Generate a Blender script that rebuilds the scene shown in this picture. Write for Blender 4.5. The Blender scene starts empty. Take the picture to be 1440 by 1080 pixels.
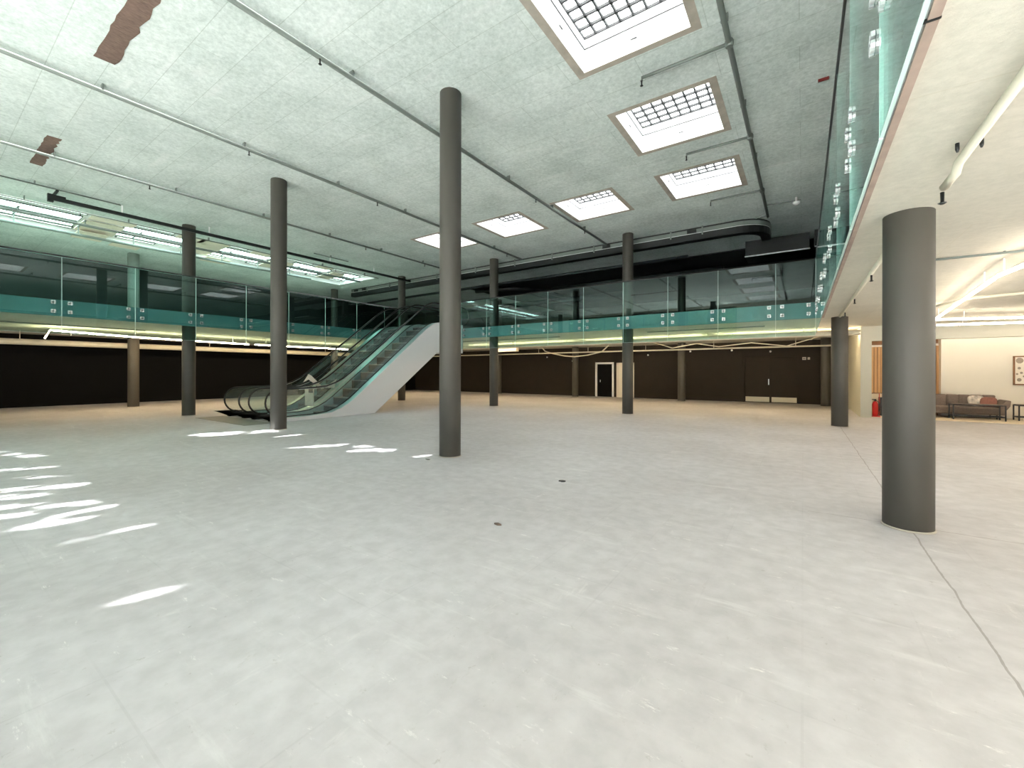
import bpy, bmesh, math, random
from mathutils import Vector, Matrix
random.seed(7)
C = bpy.context.scene.collection
PI = math.pi
# ---------------------------------------------------------------- camera
cam_d = bpy.data.cameras.new('camera'); cam = bpy.data.objects.new('camera', cam_d); C.objects.link(cam)
cam_d.sensor_fit = 'HORIZONTAL'; cam_d.sensor_width = 36.0
cam_d.lens = 36.0 * 592.6 / 1440
cam_d.shift_y = (523.1 - 540.0) / 1440
cam_d.clip_start = 0.05; cam_d.clip_end = 300
cam.location = (0, 0, 1.6)
cam.rotation_euler = (Matrix.Rotation(0.604, 3, 'Z') @ Matrix.Rotation(PI/2, 3, 'X') @ Matrix.Rotation(0.0017, 3, 'Z')).to_euler()
bpy.context.scene.camera = cam
# ---------------------------------------------------------------- exposure, sky, sun
sc = bpy.context.scene
sc.view_settings.view_transform = 'Standard'; sc.view_settings.look = 'None'
sc.view_settings.exposure = 0.24; sc.view_settings.gamma = 1.0
sc.view_settings.use_curve_mapping = False
sc.cycles.transparent_max_bounces = 32
w = bpy.data.worlds.new('sky'); sc.world = w; w.use_nodes = True
bg = w.node_tree.nodes['Background']; bg.inputs[0].default_value = (0.62, 0.79, 1.0, 1); bg.inputs[1].default_value = 2.3
SUN_DIR = Vector((0.12, 1.0, 0)).normalized()
SUN_TAN = 0.55                                   # tan of the sun's elevation
sd = bpy.data.lights.new('sun', 'SUN'); sd.energy = 95.0; sd.angle = 0.009; sd.color = (1.0, 0.985, 0.97)
so = bpy.data.objects.new('sun', sd); C.objects.link(so); so.location = (-10, -30, 20)
so.rotation_euler = Vector((SUN_DIR.x, SUN_DIR.y, -SUN_TAN)).to_track_quat('-Z', 'Y').to_euler()

# ---------------------------------------------------------------- colours and materials
def lin(v): v /= 255.0; return v/12.92 if v <= 0.04045 else ((v+0.055)/1.055)**2.4
def rgb(r, g, b): return (lin(r), lin(g), lin(b), 1)
def nodes(m): return m.node_tree.nodes, m.node_tree.links
def mat(name, col, rough=0.6, metal=0.0, noise=0.0, scale=4.0, bump=0.0, spec=0.5, stretch=(1,1,1)):
    m = bpy.data.materials.new(name); m.use_nodes = True; n, l = nodes(m); b = n['Principled BSDF']
    b.inputs['Roughness'].default_value = rough; b.inputs['Metallic'].default_value = metal
    b.inputs['Specular IOR Level'].default_value = spec
    b.inputs['Base Color'].default_value = col
    tc = n.new('ShaderNodeTexCoord'); mp = n.new('ShaderNodeMapping'); mp.inputs['Scale'].default_value = stretch
    l.new(tc.outputs['Object'], mp.inputs[0])
    nz = n.new('ShaderNodeTexNoise'); nz.inputs['Scale'].default_value = scale; nz.inputs['Detail'].default_value = 6
    l.new(mp.outputs[0], nz.inputs['Vector'])
    cr = n.new('ShaderNodeValToRGB'); k = max(noise, 0.02)
    cr.color_ramp.elements[0].position = 0.3; cr.color_ramp.elements[1].position = 0.7
    cr.color_ramp.elements[0].color = (col[0]*(1-k), col[1]*(1-k), col[2]*(1-k), 1)
    cr.color_ramp.elements[1].color = (min(1, col[0]*(1+k)), min(1, col[1]*(1+k)), min(1, col[2]*(1+k)), 1)
    l.new(nz.outputs[0], cr.inputs[0]); l.new(cr.outputs[0], b.inputs['Base Color'])
    if bump:
        bp = n.new('ShaderNodeBump'); bp.inputs['Strength'].default_value = bump; bp.inputs['Distance'].default_value = 0.02
        l.new(nz.outputs[0], bp.inputs['Height']); l.new(bp.outputs[0], b.inputs['Normal'])
    return m
def emit(name, col, s):
    m = bpy.data.materials.new(name); m.use_nodes = True; n, l = nodes(m); b = n['Principled BSDF']
    b.inputs['Base Color'].default_value = (0.8, 0.8, 0.8, 1)
    b.inputs['Emission Color'].default_value = col; b.inputs['Emission Strength'].default_value = s
    nz = n.new('ShaderNodeTexNoise'); nz.inputs['Scale'].default_value = 1.5
    cr = n.new('ShaderNodeValToRGB'); cr.color_ramp.elements[0].color = tuple(c*0.92 for c in col[:3]) + (1,); cr.color_ramp.elements[1].color = col
    l.new(nz.outputs[0], cr.inputs[0]); l.new(cr.outputs[0], b.inputs['Emission Color'])
    return m
def glass(name, tint, refl=1.0, rough=0.0):
    m = bpy.data.materials.new(name); m.use_nodes = True; n, l = nodes(m)
    for x in list(n):
        if x.type == 'BSDF_PRINCIPLED': n.remove(x)
    out = [x for x in n if x.type == 'OUTPUT_MATERIAL'][0]
    t = n.new('ShaderNodeBsdfTransparent'); t.inputs[0].default_value = tint
    g = n.new('ShaderNodeBsdfGlossy'); g.inputs['Roughness'].default_value = rough; g.inputs[0].default_value = (refl, refl, refl, 1)
    f = n.new('ShaderNodeFresnel'); gm = n.new('ShaderNodeNewGeometry')      # same index seen from either face of the pane
    ior = n.new('ShaderNodeMix'); ior.inputs[2].default_value = 1.62; ior.inputs[3].default_value = 1/1.62
    l.new(gm.outputs['Backfacing'], ior.inputs[0]); l.new(ior.outputs[0], f.inputs[0])
    mx = n.new('ShaderNodeMixShader'); l.new(f.outputs[0], mx.inputs[0]); l.new(t.outputs[0], mx.inputs[1]); l.new(g.outputs[0], mx.inputs[2])
    l.new(mx.outputs[0], out.inputs[0]); return m

def math_node(n, l, op, a, b=None, c=None):
    x = n.new('ShaderNodeMath'); x.operation = op
    for i, v in enumerate((a, b, c)):
        if v is None: continue
        if isinstance(v, (int, float)): x.inputs[i].default_value = v
        else: l.new(v, x.inputs[i])
    return x.outputs[0]
def mixc(n, l, fac, a, b, mode='MIX'):
    x = n.new('ShaderNodeMix'); x.data_type = 'RGBA'; x.blend_type = mode
    for s, v in ((x.inputs[0], fac), (x.inputs[6], a), (x.inputs[7], b)):
        if hasattr(v, 'links'): l.new(v, s)
        else: s.default_value = v
    return x.outputs[2]

def floor_material():
    m = bpy.data.materials.new('worn_screed'); m.use_nodes = True; n, l = nodes(m); b = n['Principled BSDF']
    g = n.new('ShaderNodeNewGeometry'); sep = n.new('ShaderNodeSeparateXYZ'); l.new(g.outputs['Position'], sep.inputs[0])
    def noise(scale, detail=6, stretch=None, rough=0.55):
        z = n.new('ShaderNodeTexNoise'); z.inputs['Scale'].default_value = scale; z.inputs['Detail'].default_value = detail; z.inputs['Roughness'].default_value = rough
        v = g.outputs['Position']
        if stretch:
            mp = n.new('ShaderNodeMapping'); mp.inputs['Scale'].default_value = stretch; l.new(v, mp.inputs[0]); v = mp.outputs[0]
        l.new(v, z.inputs['Vector']); return z.outputs[0]
    def ramp(v, p0, c0, p1, c1):
        r = n.new('ShaderNodeValToRGB'); r.color_ramp.elements[0].position = p0; r.color_ramp.elements[0].color = c0
        r.color_ramp.elements[1].position = p1; r.color_ramp.elements[1].color = c1; l.new(v, r.inputs[0]); return r.outputs[0]
    base = ramp(noise(0.35, 3), 0.35, rgb(178, 175, 176), 0.65, rgb(193, 191, 193))
    fine = ramp(noise(6, 8), 0.35, (0.90, 0.90, 0.90, 1), 0.65, (1.05, 1.05, 1.05, 1))
    c = mixc(n, l, 1.0, base, fine, 'MULTIPLY')
    # trowel streaks, light scuffs
    st = ramp(noise(2.2, 9, (0.35, 2.2, 1), 0.7), 0.58, (0, 0, 0, 1), 0.72, (1, 1, 1, 1))
    c = mixc(n, l, math_node(n, l, 'MULTIPLY', st, 0.4), c, rgb(222, 222, 220))
    st2 = ramp(noise(3.1, 9, (2.0, 0.5, 1), 0.7), 0.62, (0, 0, 0, 1), 0.74, (1, 1, 1, 1))
    c = mixc(n, l, math_node(n, l, 'MULTIPLY', st2, 0.35), c, rgb(226, 224, 220))
    # fine crisp flecks and scratches
    fl = ramp(noise(7.5, 12, (0.5, 1.6, 1), 0.78), 0.60, (0, 0, 0, 1), 0.66, (1, 1, 1, 1))
    c = mixc(n, l, math_node(n, l, 'MULTIPLY', fl, 0.6), c, rgb(228, 226, 222))
    fd = ramp(noise(8.5, 12, (1.5, 0.6, 1), 0.8), 0.35, (1, 1, 1, 1), 0.40, (0, 0, 0, 1))
    c = mixc(n, l, math_node(n, l, 'MULTIPLY', fd, 0.4), c, rgb(160, 156, 152))
    # dirt freckles
    fr = ramp(noise(14, 5, None, 0.7), 0.29, (1, 1, 1, 1), 0.36, (0, 0, 0, 1))
    c = mixc(n, l, math_node(n, l, 'MULTIPLY', fr, 0.5), c, rgb(150, 146, 140))
    # ghosts of old floor tiles
    bt = n.new('ShaderNodeTexBrick'); bt.inputs['Scale'].default_value = 1.0; bt.offset = 0.0
    bt.inputs['Brick Width'].default_value = 0.6; bt.inputs['Row Height'].default_value = 0.6; bt.inputs['Mortar Size'].default_value = 0.006
    bt.inputs['Color1'].default_value = (1, 1, 1, 1); bt.inputs['Color2'].default_value = (0.97, 0.97, 0.97, 1); bt.inputs['Mortar'].default_value = (0.90, 0.90, 0.90, 1)
    l.new(g.outputs['Position'], bt.inputs['Vector'])
    c = mixc(n, l, math_node(n, l, 'MULTIPLY', ramp(noise(0.8, 2), 0.42, (0, 0, 0, 1), 0.6, (1, 1, 1, 1)), 0.7), c, mixc(n, l, 1.0, c, bt.outputs[0], 'MULTIPLY'))
    # the two expansion joints that meet at the near column
    wob = math_node(n, l, 'MULTIPLY', math_node(n, l, 'SUBTRACT', noise(3.0, 4), 0.5), 0.05)
    jx = math_node(n, l, 'LESS_THAN', math_node(n, l, 'ABSOLUTE', math_node(n, l, 'ADD', math_node(n, l, 'SUBTRACT', sep.outputs[0], 0.91), wob)), 0.007)
    jx = math_node(n, l, 'MULTIPLY', jx, math_node(n, l, 'LESS_THAN', sep.outputs[1], 15.6))
    jy = math_node(n, l, 'LESS_THAN', math_node(n, l, 'ABSOLUTE', math_node(n, l, 'ADD', math_node(n, l, 'SUBTRACT', sep.outputs[1], 5.96), wob)), 0.006)
    jy = math_node(n, l, 'MULTIPLY', jy, math_node(n, l, 'GREATER_THAN', sep.outputs[0], 0.05))
    j = math_node(n, l, 'MULTIPLY', math_node(n, l, 'MAXIMUM', jx, jy), 0.5)
    c = mixc(n, l, j, c, rgb(105, 95, 86))
    l.new(c, b.inputs['Base Color']); b.inputs['Roughness'].default_value = 0.62; b.inputs['Specular IOR Level'].default_value = 0.35
    bp = n.new('ShaderNodeBump'); bp.inputs['Strength'].default_value = 0.15; bp.inputs['Distance'].default_value = 0.01
    l.new(noise(9, 8), bp.inputs['Height']); l.new(bp.outputs[0], b.inputs['Normal'])
    return m

def ceiling_material(name, ca, cb, joint, jw=2.3, jh=0.625, rough=0.9):
    m = bpy.data.materials.new(name); m.use_nodes = True; n, l = nodes(m); b = n['Principled BSDF']
    g = n.new('ShaderNodeNewGeometry')
    nz = n.new('ShaderNodeTexNoise'); nz.inputs['Scale'].default_value = 13; nz.inputs['Detail'].default_value = 9; nz.inputs['Roughness'].default_value = 0.75
    l.new(g.outputs['Position'], nz.inputs['Vector'])
    nb = n.new('ShaderNodeTexNoise'); nb.inputs['Scale'].default_value = 0.9; nb.inputs['Detail'].default_value = 4
    l.new(g.outputs['Position'], nb.inputs['Vector'])
    r = n.new('ShaderNodeValToRGB'); r.color_ramp.elements[0].position = 0.36; r.color_ramp.elements[0].color = ca
    r.color_ramp.elements[1].position = 0.62; r.color_ramp.elements[1].color = cb
    l.new(math_node(n, l, 'ADD', math_node(n, l, 'MULTIPLY', nz.outputs[0], 0.65), math_node(n, l, 'MULTIPLY', nb.outputs[0], 0.35)), r.inputs[0])
    bt = n.new('ShaderNodeTexBrick'); bt.inputs['Scale'].default_value = 1.0; bt.offset = 0.5
    bt.inputs['Brick Width'].default_value = jw; bt.inputs['Row Height'].default_value = jh; bt.inputs['Mortar Size'].default_value = 0.008; bt.inputs['Mortar Smooth'].default_value = 0.6
    bt.inputs['Color1'].default_value = (1, 1, 1, 1); bt.inputs['Color2'].default_value = (0.96, 0.96, 0.96, 1); bt.inputs['Mortar'].default_value = joint
    mp = n.new('ShaderNodeMapping'); mp.inputs['Location'].default_value = (0.05, -0.15, 0); l.new(g.outputs['Position'], mp.inputs[0]); l.new(mp.outputs[0], bt.inputs['Vector'])
    # short pale filler smears along the board joints
    sm = n.new('ShaderNodeTexNoise'); sm.inputs['Scale'].default_value = 1.4; sm.inputs['Detail'].default_value = 7
    mp2 = n.new('ShaderNodeMapping'); mp2.inputs['Scale'].default_value = (0.6, 3.2, 1); l.new(g.outputs['Position'], mp2.inputs[0]); l.new(mp2.outputs[0], sm.inputs['Vector'])
    r2 = n.new('ShaderNodeValToRGB'); r2.color_ramp.elements[0].position = 0.6; r2.color_ramp.elements[1].position = 0.75; l.new(sm.outputs[0], r2.inputs[0])
    c = mixc(n, l, 1.0, r.outputs[0], bt.outputs[0], 'MULTIPLY')
    c = mixc(n, l, math_node(n, l, 'MULTIPLY', r2.outputs[0], 0.25), c, tuple(min(1, x*1.25) for x in cb[:3]) + (1,))
    l.new(c, b.inputs['Base Color']); b.inputs['Roughness'].default_value = rough; b.inputs['Specular IOR Level'].default_value = 0.15
    bp = n.new('ShaderNodeBump'); bp.inputs['Strength'].default_value = 0.35; bp.inputs['Distance'].default_value = 0.01
    l.new(nz.outputs[0], bp.inputs['Height']); l.new(bp.outputs[0], b.inputs['Normal'])
    return m

M = dict(
    floor=floor_material(),
    ceiling=ceiling_material('wood_wool_board', rgb(188, 201, 196), rgb(234, 243, 240), (0.76, 0.78, 0.76, 1)),
    soffit=ceiling_material('cream_soffit', rgb(206, 203, 190), rgb(222, 218, 205), (0.94, 0.93, 0.90, 1), 3.2, 3.3),
    black_ceiling=mat('black_ceiling_paint', rgb(20, 26, 27), 0.7, noise=0.25, scale=2, bump=0.2),
    column=mat('dark_grey_column_paint', rgb(66, 63, 57), 0.58, noise=0.10, scale=2.5, bump=0.05, stretch=(1, 1, 0.5)),
    dark_wall=mat('dark_umber_wall', rgb(41, 36, 30), 0.85, spec=0.3, noise=0.08, scale=1.5),
    black_wall=mat('black_wall', rgb(10, 10, 11), 0.9, spec=0.2, noise=0.1, scale=1.5),
    upper_wall=mat('charcoal_wall', rgb(34, 42, 42), 0.6, noise=0.12, scale=2, stretch=(1, 0.3, 4)),
    cream_wall=mat('cream_wall', rgb(228, 222, 208), 0.7, noise=0.02, scale=1),
    jamb=mat('pale_olive_wall', rgb(196, 193, 178), 0.6, noise=0.03, scale=1),
    white=mat('white_paint', rgb(250, 251, 251), 0.5, noise=0.01),
    truss=mat('light_grey_cladding', rgb(205, 206, 208), 0.4, metal=0.0, noise=0.02, scale=1.5),
    steel=mat('brushed_steel', rgb(190, 196, 196), 0.3, metal=0.9, noise=0.06, scale=30, stretch=(1, 0.05, 1)),
    skirt=mat('aluminium_skirting', rgb(170, 200, 200), 0.28, metal=0.7, noise=0.05, scale=20, stretch=(1, 0.05, 1)),
    fixing=mat('polished_steel', rgb(225, 230, 230), 0.25, metal=0.6, noise=0.02),
    fascia=mat('grey_blue_fascia', rgb(94, 132, 136), 0.35, noise=0.04, scale=2),
    grey_fascia=mat('pale_grey_fascia', rgb(168, 170, 172), 0.4, noise=0.05, scale=2),
    raw_edge=mat('raw_brown_board', rgb(178, 156, 144), 0.7, noise=0.12, scale=6, bump=0.1),
    brown=mat('stripped_brown_board', rgb(116, 96, 86), 0.95, noise=0.25, scale=14, bump=0.5, stretch=(3, 1, 1)),
    plaster=mat('beige_filler', rgb(176, 168, 156), 0.9, noise=0.12, scale=5),
    pipe=mat('painted_pipe', rgb(122, 130, 125), 0.45, noise=0.06, scale=5),
    cream_pipe=mat('cream_pipe', rgb(214, 208, 190), 0.35, noise=0.05, scale=5),
    rubber=mat('black_rubber', rgb(18, 18, 18), 0.35, noise=0.05),
    black=mat('black_metal', rgb(24, 27, 28), 0.4, noise=0.1),
    tread=mat('grey_step_metal', rgb(140, 142, 140), 0.4, metal=0.4, noise=0.1, scale=20, stretch=(30, 1, 1)),
    riser=mat('dark_step_riser', rgb(40, 42, 42), 0.5, noise=0.1),
    glass=glass('green_balustrade_glass', (0.77, 0.912, 0.892, 1)),
    clear=glass('clear_glass', (0.93, 0.965, 0.95, 1)),
    edge=mat('glass_edge', rgb(205, 235, 228), 0.2, noise=0.05),
    win=glass('window_glass', (0.97, 0.985, 0.98, 1)),
    sky=emit('skylight_dome', (0.97, 0.99, 1.0, 1), 8.0),
    strip=emit('daylight_strip', (0.68, 1.0, 0.93, 1), 8.5),
    strip_dim=emit('hazy_daylight_strip', (0.80, 1.0, 0.90, 1), 1.0),
    led=emit('warm_tube', (1.0, 0.86, 0.70, 1), 24.0),
    led_added=emit('added_soffit_tube', (1.0, 0.93, 0.82, 1), 150.0),
    led_back=emit('warm_tube_dim', (1.0, 0.77, 0.47, 1), 95.0),
    wood=mat('oak_slat', rgb(196, 150, 96), 0.5, noise=0.15, scale=6, stretch=(1, 1, 0.1)),
    wood_back=mat('dark_slat_backing', rgb(120, 82, 46), 0.7, noise=0.15, scale=6),
    sofa=mat('taupe_fabric', rgb(122, 108, 98), 0.9, noise=0.12, scale=20, bump=0.3),
    cushion=mat('cream_black_check', rgb(205, 196, 184), 0.9, noise=0.5, scale=9),
    cushion_r=mat('rust_fabric', rgb(140, 96, 84), 0.9, noise=0.15, scale=15),
    dark_red=mat('dark_red_plastic', rgb(110, 34, 32), 0.5, noise=0.05),
    red=mat('extinguisher_red', rgb(200, 28, 24), 0.35, noise=0.05),
    carpet=mat('cream_floor_covering', rgb(226, 212, 186), 0.9, noise=0.04, scale=6),
    mat_floor=mat('dark_landing_plate', rgb(112, 115, 108), 0.5, noise=0.1, scale=30, stretch=(20, 1, 1)),
    light_board=mat('pale_beige_board', rgb(226, 214, 198), 0.9, noise=0.08, scale=4),
    grid=mat('grey_grid', rgb(62, 64, 64), 0.6, noise=0.05),
    paper=mat('paper_print', rgb(232, 224, 210), 0.8, noise=0.02),
    print=mat('taupe_ink', rgb(150, 138, 124), 0.8, noise=0.1),
    bark=mat('bark', rgb(92, 78, 62), 0.9, noise=0.3, scale=8, bump=0.5),
    leaf=mat('green_leaves', rgb(98, 132, 58), 0.6, noise=0.35, scale=3),
    paving=mat('pale_paving', rgb(215, 212, 206), 0.8, noise=0.1, scale=3),
    board=mat('white_card', rgb(226, 216, 204), 0.7, noise=0.08, scale=5),
)

# ---------------------------------------------------------------- mesh helpers
class MB:
    def __init__(s): s.bm = bmesh.new()
    def box(s, x0, x1, y0, y1, z0, z1, skip=()):
        v = [s.bm.verts.new(p) for p in ((x0,y0,z0),(x1,y0,z0),(x1,y1,z0),(x0,y1,z0),(x0,y0,z1),(x1,y0,z1),(x1,y1,z1),(x0,y1,z1))]
        for i, f in enumerate(((3,2,1,0),(4,5,6,7),(0,1,5,4),(1,2,6,5),(2,3,7,6),(3,0,4,7))):
            if i not in skip: s.bm.faces.new([v[k] for k in f])
        return s
    def tube(s, pts, r, seg=10, cap=True):
        pts = [Vector(p) for p in pts]; rings = []
        for i, p in enumerate(pts):
            a = pts[max(i-1, 0)]; b = pts[min(i+1, len(pts)-1)]; t = (b-a).normalized()
            up = Vector((0, 0, 1)) if abs(t.z) < 0.95 else Vector((1, 0, 0))
            n = t.cross(up).normalized(); q = n.cross(t)
            rr = r[i] if isinstance(r, (list, tuple)) else r
            rings.append([s.bm.verts.new(p + n*math.cos(2*PI*k/seg)*rr + q*math.sin(2*PI*k/seg)*rr) for k in range(seg)])
        for a, b in zip(rings, rings[1:]):
            for k in range(seg):
                f = s.bm.faces.new([a[k], a[(k+1) % seg], b[(k+1) % seg], b[k]]); f.smooth = True
        if cap: s.bm.faces.new(rings[0]); s.bm.faces.new(rings[-1][::-1])
        return s
    def lathe(s, cx, cy, prof, seg=24):        # prof: (r, z) from bottom to top
        rings = [[s.bm.verts.new((cx+r*math.cos(2*PI*k/seg), cy+r*math.sin(2*PI*k/seg), z)) for k in range(seg)] for r, z in prof]
        for a, b in zip(rings, rings[1:]):
            for k in range(seg):
                f = s.bm.faces.new([a[k], a[(k+1) % seg], b[(k+1) % seg], b[k]]); f.smooth = True
        s.bm.faces.new(rings[0][::-1]); s.bm.faces.new(rings[-1]); return s
    def prism(s, poly, axis, a, b):            # poly in the two other axes, extruded from a to b along axis
        def P(u, v, t): return {'x': (t, u, v), 'y': (u, t, v), 'z': (u, v, t)}[axis]
        A = [s.bm.verts.new(P(u, v, a)) for u, v in poly]; B = [s.bm.verts.new(P(u, v, b)) for u, v in poly]
        s.bm.faces.new(A); s.bm.faces.new(B[::-1]); n = len(poly)
        for i in range(n): s.bm.faces.new([A[i], B[i], B[(i+1) % n], A[(i+1) % n]])
        return s
    def strip(s, lo, hi, x0, x1):              # a wall that follows two (y, z) polylines, thick from x0 to x1
        return s.prism(list(lo)+list(hi)[::-1], 'x', x0, x1)
    def build(s, name, m, parent=None, smooth=False, bevel=0):
        bmesh.ops.recalc_face_normals(s.bm, faces=s.bm.faces)
        me = bpy.data.meshes.new(name)
        if parent is not None: bmesh.ops.translate(s.bm, verts=s.bm.verts, vec=-wloc(parent))
        s.bm.to_mesh(me); s.bm.free(); me.materials.append(m)
        o = bpy.data.objects.new(name, me); C.objects.link(o)
        if parent is not None: o.parent = parent
        if bevel:
            bv = o.modifiers.new('bevel', 'BEVEL'); bv.width = bevel; bv.segments = 2; bv.limit_method = 'ANGLE'
        return o
def wloc(o):
    v = Vector(o.location)
    while o.parent: o = o.parent; v = v + o.location
    return v
def thing(name, label, cat, loc=(0, 0, 0), group=None):
    o = bpy.data.objects.new(name, None); o.empty_display_size = 0.2; C.objects.link(o); o.location = loc
    return tag(o, label, cat, group)
def tag(o, label, cat, group=None, kind=None):
    o['label'] = label; o['category'] = cat
    if group: o['group'] = group
    if kind: o['kind'] = kind
    return o
def struct(o): o['kind'] = 'structure'; return o
def dup(root, off, label, group=None):
    r = root.copy(); C.objects.link(r); r.location = root.location + Vector(off); r['label'] = label
    if group: r['group'] = group
    for ch in root.children:
        c = ch.copy(); C.objects.link(c); c.parent = r
        for g in ch.children:
            d = g.copy(); C.objects.link(d); d.parent = c
    return r
def plate(x0, x1, y0, y1, z0, z1, holes):      # slab with rectangular holes, one mesh
    xs = sorted({x0, x1, *[h[0] for h in holes], *[h[1] for h in holes]}); ys = sorted({y0, y1, *[h[2] for h in holes], *[h[3] for h in holes]})
    def solid(i, j):
        if i < 0 or j < 0 or i >= len(xs)-1 or j >= len(ys)-1: return False
        cx = (xs[i]+xs[i+1])/2; cy = (ys[j]+ys[j+1])/2
        return not any(h[0] < cx < h[1] and h[2] < cy < h[3] for h in holes)
    b = MB(); V = {}
    def v(i, j, z):
        k = (i, j, z)
        if k not in V: V[k] = b.bm.verts.new((xs[i], ys[j], z))
        return V[k]
    for i in range(len(xs)-1):
        for j in range(len(ys)-1):
            if not solid(i, j): continue
            b.bm.faces.new([v(i,j,z0), v(i,j+1,z0), v(i+1,j+1,z0), v(i+1,j,z0)]); b.bm.faces.new([v(i,j,z1), v(i+1,j,z1), v(i+1,j+1,z1), v(i,j+1,z1)])
            for di, dj, e in ((-1,0,((i,j),(i,j+1))), (1,0,((i+1,j+1),(i+1,j))), (0,-1,((i+1,j),(i,j))), (0,1,((i,j+1),(i+1,j+1)))):
                if not solid(i+di, j+dj):
                    (a, c), (d, f) = e; b.bm.faces.new([v(a,c,z0), v(a,c,z1), v(d,f,z1), v(d,f,z0)])
    return b

# ================================================================ dimensions
ZC, ZS, ZF = 6.895, 3.245, 3.68                # main ceiling, underside and top of the mezzanine
XL, XR, YF, YB, YU = -28.4, 9.5, -6.0, 26.0, 32.0
FL, FR, FB = -17.94, 0.45, 15.38               # faces of the three mezzanine edges
SKY = [(-3.19, -1.42, y, y+1.78) for y in (-4.85, -1.5, 1.78, 5.08, 8.37, 11.66)] + [(x, x+1.77, 11.66, 13.44) for x in (-6.42, -9.61, -12.8)]
WELL = (-23.3, -19.7, -5.0, 15.2)

# ================================================================ structure
struct(MB().box(XL, XR, YF, YB+0.2, -0.2, 0).build('floor', M['floor']))
struct(plate(XL, XR, YF, YU, ZC, ZC+0.25, SKY + [WELL]).build('ceiling', M['ceiling']))
struct(plate(-17.4, XR, 20.4, YU, ZC-0.05, ZC-0.01, []).build('ceiling_black_area', M['black_ceiling']))
struct(plate(-17.3, XR, FB+0.1, YU, ZF, ZF+0.012, []).build('floor_added_dark_sheet', M['upper_wall']))  # unseen dark sheet added over the slab to cut bounce light
# mezzanine: a U round the hall
struct(plate(XL, XR, YF, YU, ZS, ZF, [(FL-0.06, FR+0.06, YF, FB+0.06)]).build('floor_mezzanine', M['soffit']))
b = MB(); b.box(FL-0.06, FL, YF, FB+0.06, 3.215, ZF+0.01); struct(b.build('trim_1', M['fascia']))
b = MB(); b.box(FL, -17.3, FB, FB+0.06, 3.215, ZF+0.01); b.box(-13.55, FR, FB, FB+0.06, 3.215, ZF+0.01); struct(b.build('trim_2', M['fascia']))
b = MB(); b.box(FR, FR+0.015, YF, FB, 3.225, ZF+0.01); struct(b.build('trim_3', M['grey_fascia']))
b = MB(); b.box(FR+0.0151, FR+0.06, YF, FB-0.01, 3.205, ZS+0.001)
b2 = MB(); b2.box(FR, FR+0.062, 2.655, 2.667, 3.20, 3.215); struct(b2.build('trim_5', M['black']))
struct(b.build('trim_4', M['raw_edge']))
# walls
struct(MB().box(XL-0.2, XL, YF, YU, 0, ZS).build('wall_left', M['black_wall']))
struct(MB().box(XL-0.2, XL, YF, YU, ZS, ZC).build('wall_left_upper', M['upper_wall']))
DO = [(-11.15, -10.08, 2.14), (-9.72, -8.75, 2.14), (-2.6, -0.2, 2.42)]
b = MB(); x = XL
for a, c, h in DO: b.box(x, a, YB, YB+0.2, 0, ZS); b.box(a, c, YB, YB+0.2, h, ZS); x = c
b.box(x, 1.7, YB, YB+0.2, 0, ZS); struct(b.build('wall_back', M['dark_wall']))
struct(MB().box(XL, XR, YU, YU+0.2, ZF, ZC).build('wall_back_upper', M['upper_wall']))
struct(MB().box(1.7, 2.0, 19.44, YB, 0, ZS).build('wall_partition', M['jamb']))
struct(MB().box(2.0, XR, 19.44, 19.7, 2.72, ZS).build('wall_lintel', M['jamb']))
struct(MB().box(2.0, 4.2, 22.2, 22.4, 0, ZS).build('wall_slats', M['wood_back']))
struct(MB().box(4.2, XR, 21.8, 22.4, 0, ZS).build('wall_lounge', M['cream_wall']))
struct(MB().box(XR, XR+0.2, YF, YU, 0, ZC).build('wall_right', M['cream_wall']))
# facade behind the camera with one tall window bank
WX0, WX1, WZ = -18.6, -4.2, 6.7
b = MB(); b.box(XL, WX0, YF-0.3, YF, 0, ZC+0.25); b.box(WX1, 1.2, YF-0.3, YF, 3.0, ZC+0.25); b.box(WX1, WX1+0.3, YF-0.3, YF, 0, 3.0); b.box(1.2, XR, YF-0.3, YF, 3.0, ZC+0.25); b.box(9.2, XR, YF-0.3, YF, 0, 3.0); b.box(WX0, WX1, YF-0.3, YF, WZ, ZC+0.25); b.box(WX0, WX1, YF-0.3, YF, 0, 0.1)
struct(b.build('wall_front', M['jamb']))
wf = MB(); pane = MB(); nW = 8
for k in range(nW+1):
    xx = WX0 + (WX1-WX0)*k/nW; wf.box(xx-0.04, xx+0.04, YF-0.22, YF-0.08, 0.1, WZ)
for z in (0.13, 3.4, 6.66): wf.box(WX0, WX1, YF-0.2, YF-0.1, z-0.05, z+0.05)
w1 = struct(wf.build('window_1', M['black']))
pane.box(WX0, WX1, YF-0.16, YF-0.14, 0.15, WZ); pane.build('pane', M['win'], w1)
wf = MB()  # low window bank, added out of view so sunlit floor brightens the ceiling
for k in range(-3, 6): wf.box(1.2+1.6*k-0.04, 1.2+1.6*k+0.04, YF-0.22, YF-0.08, 0.0, 3.0)
wf.box(-3.9, 9.2, YF-0.2, YF-0.1, 2.92, 3.0); w2 = struct(wf.build('window_added_low', M['black']))
MB().box(-3.9, 9.2, YF-0.16, YF-0.14, 0.0, 2.92).build('pane', M['win'], w2)
struct(MB().box(-70, 60, -70, YF-0.3, -0.25, -0.05).build('ground', M['paving']))

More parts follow.
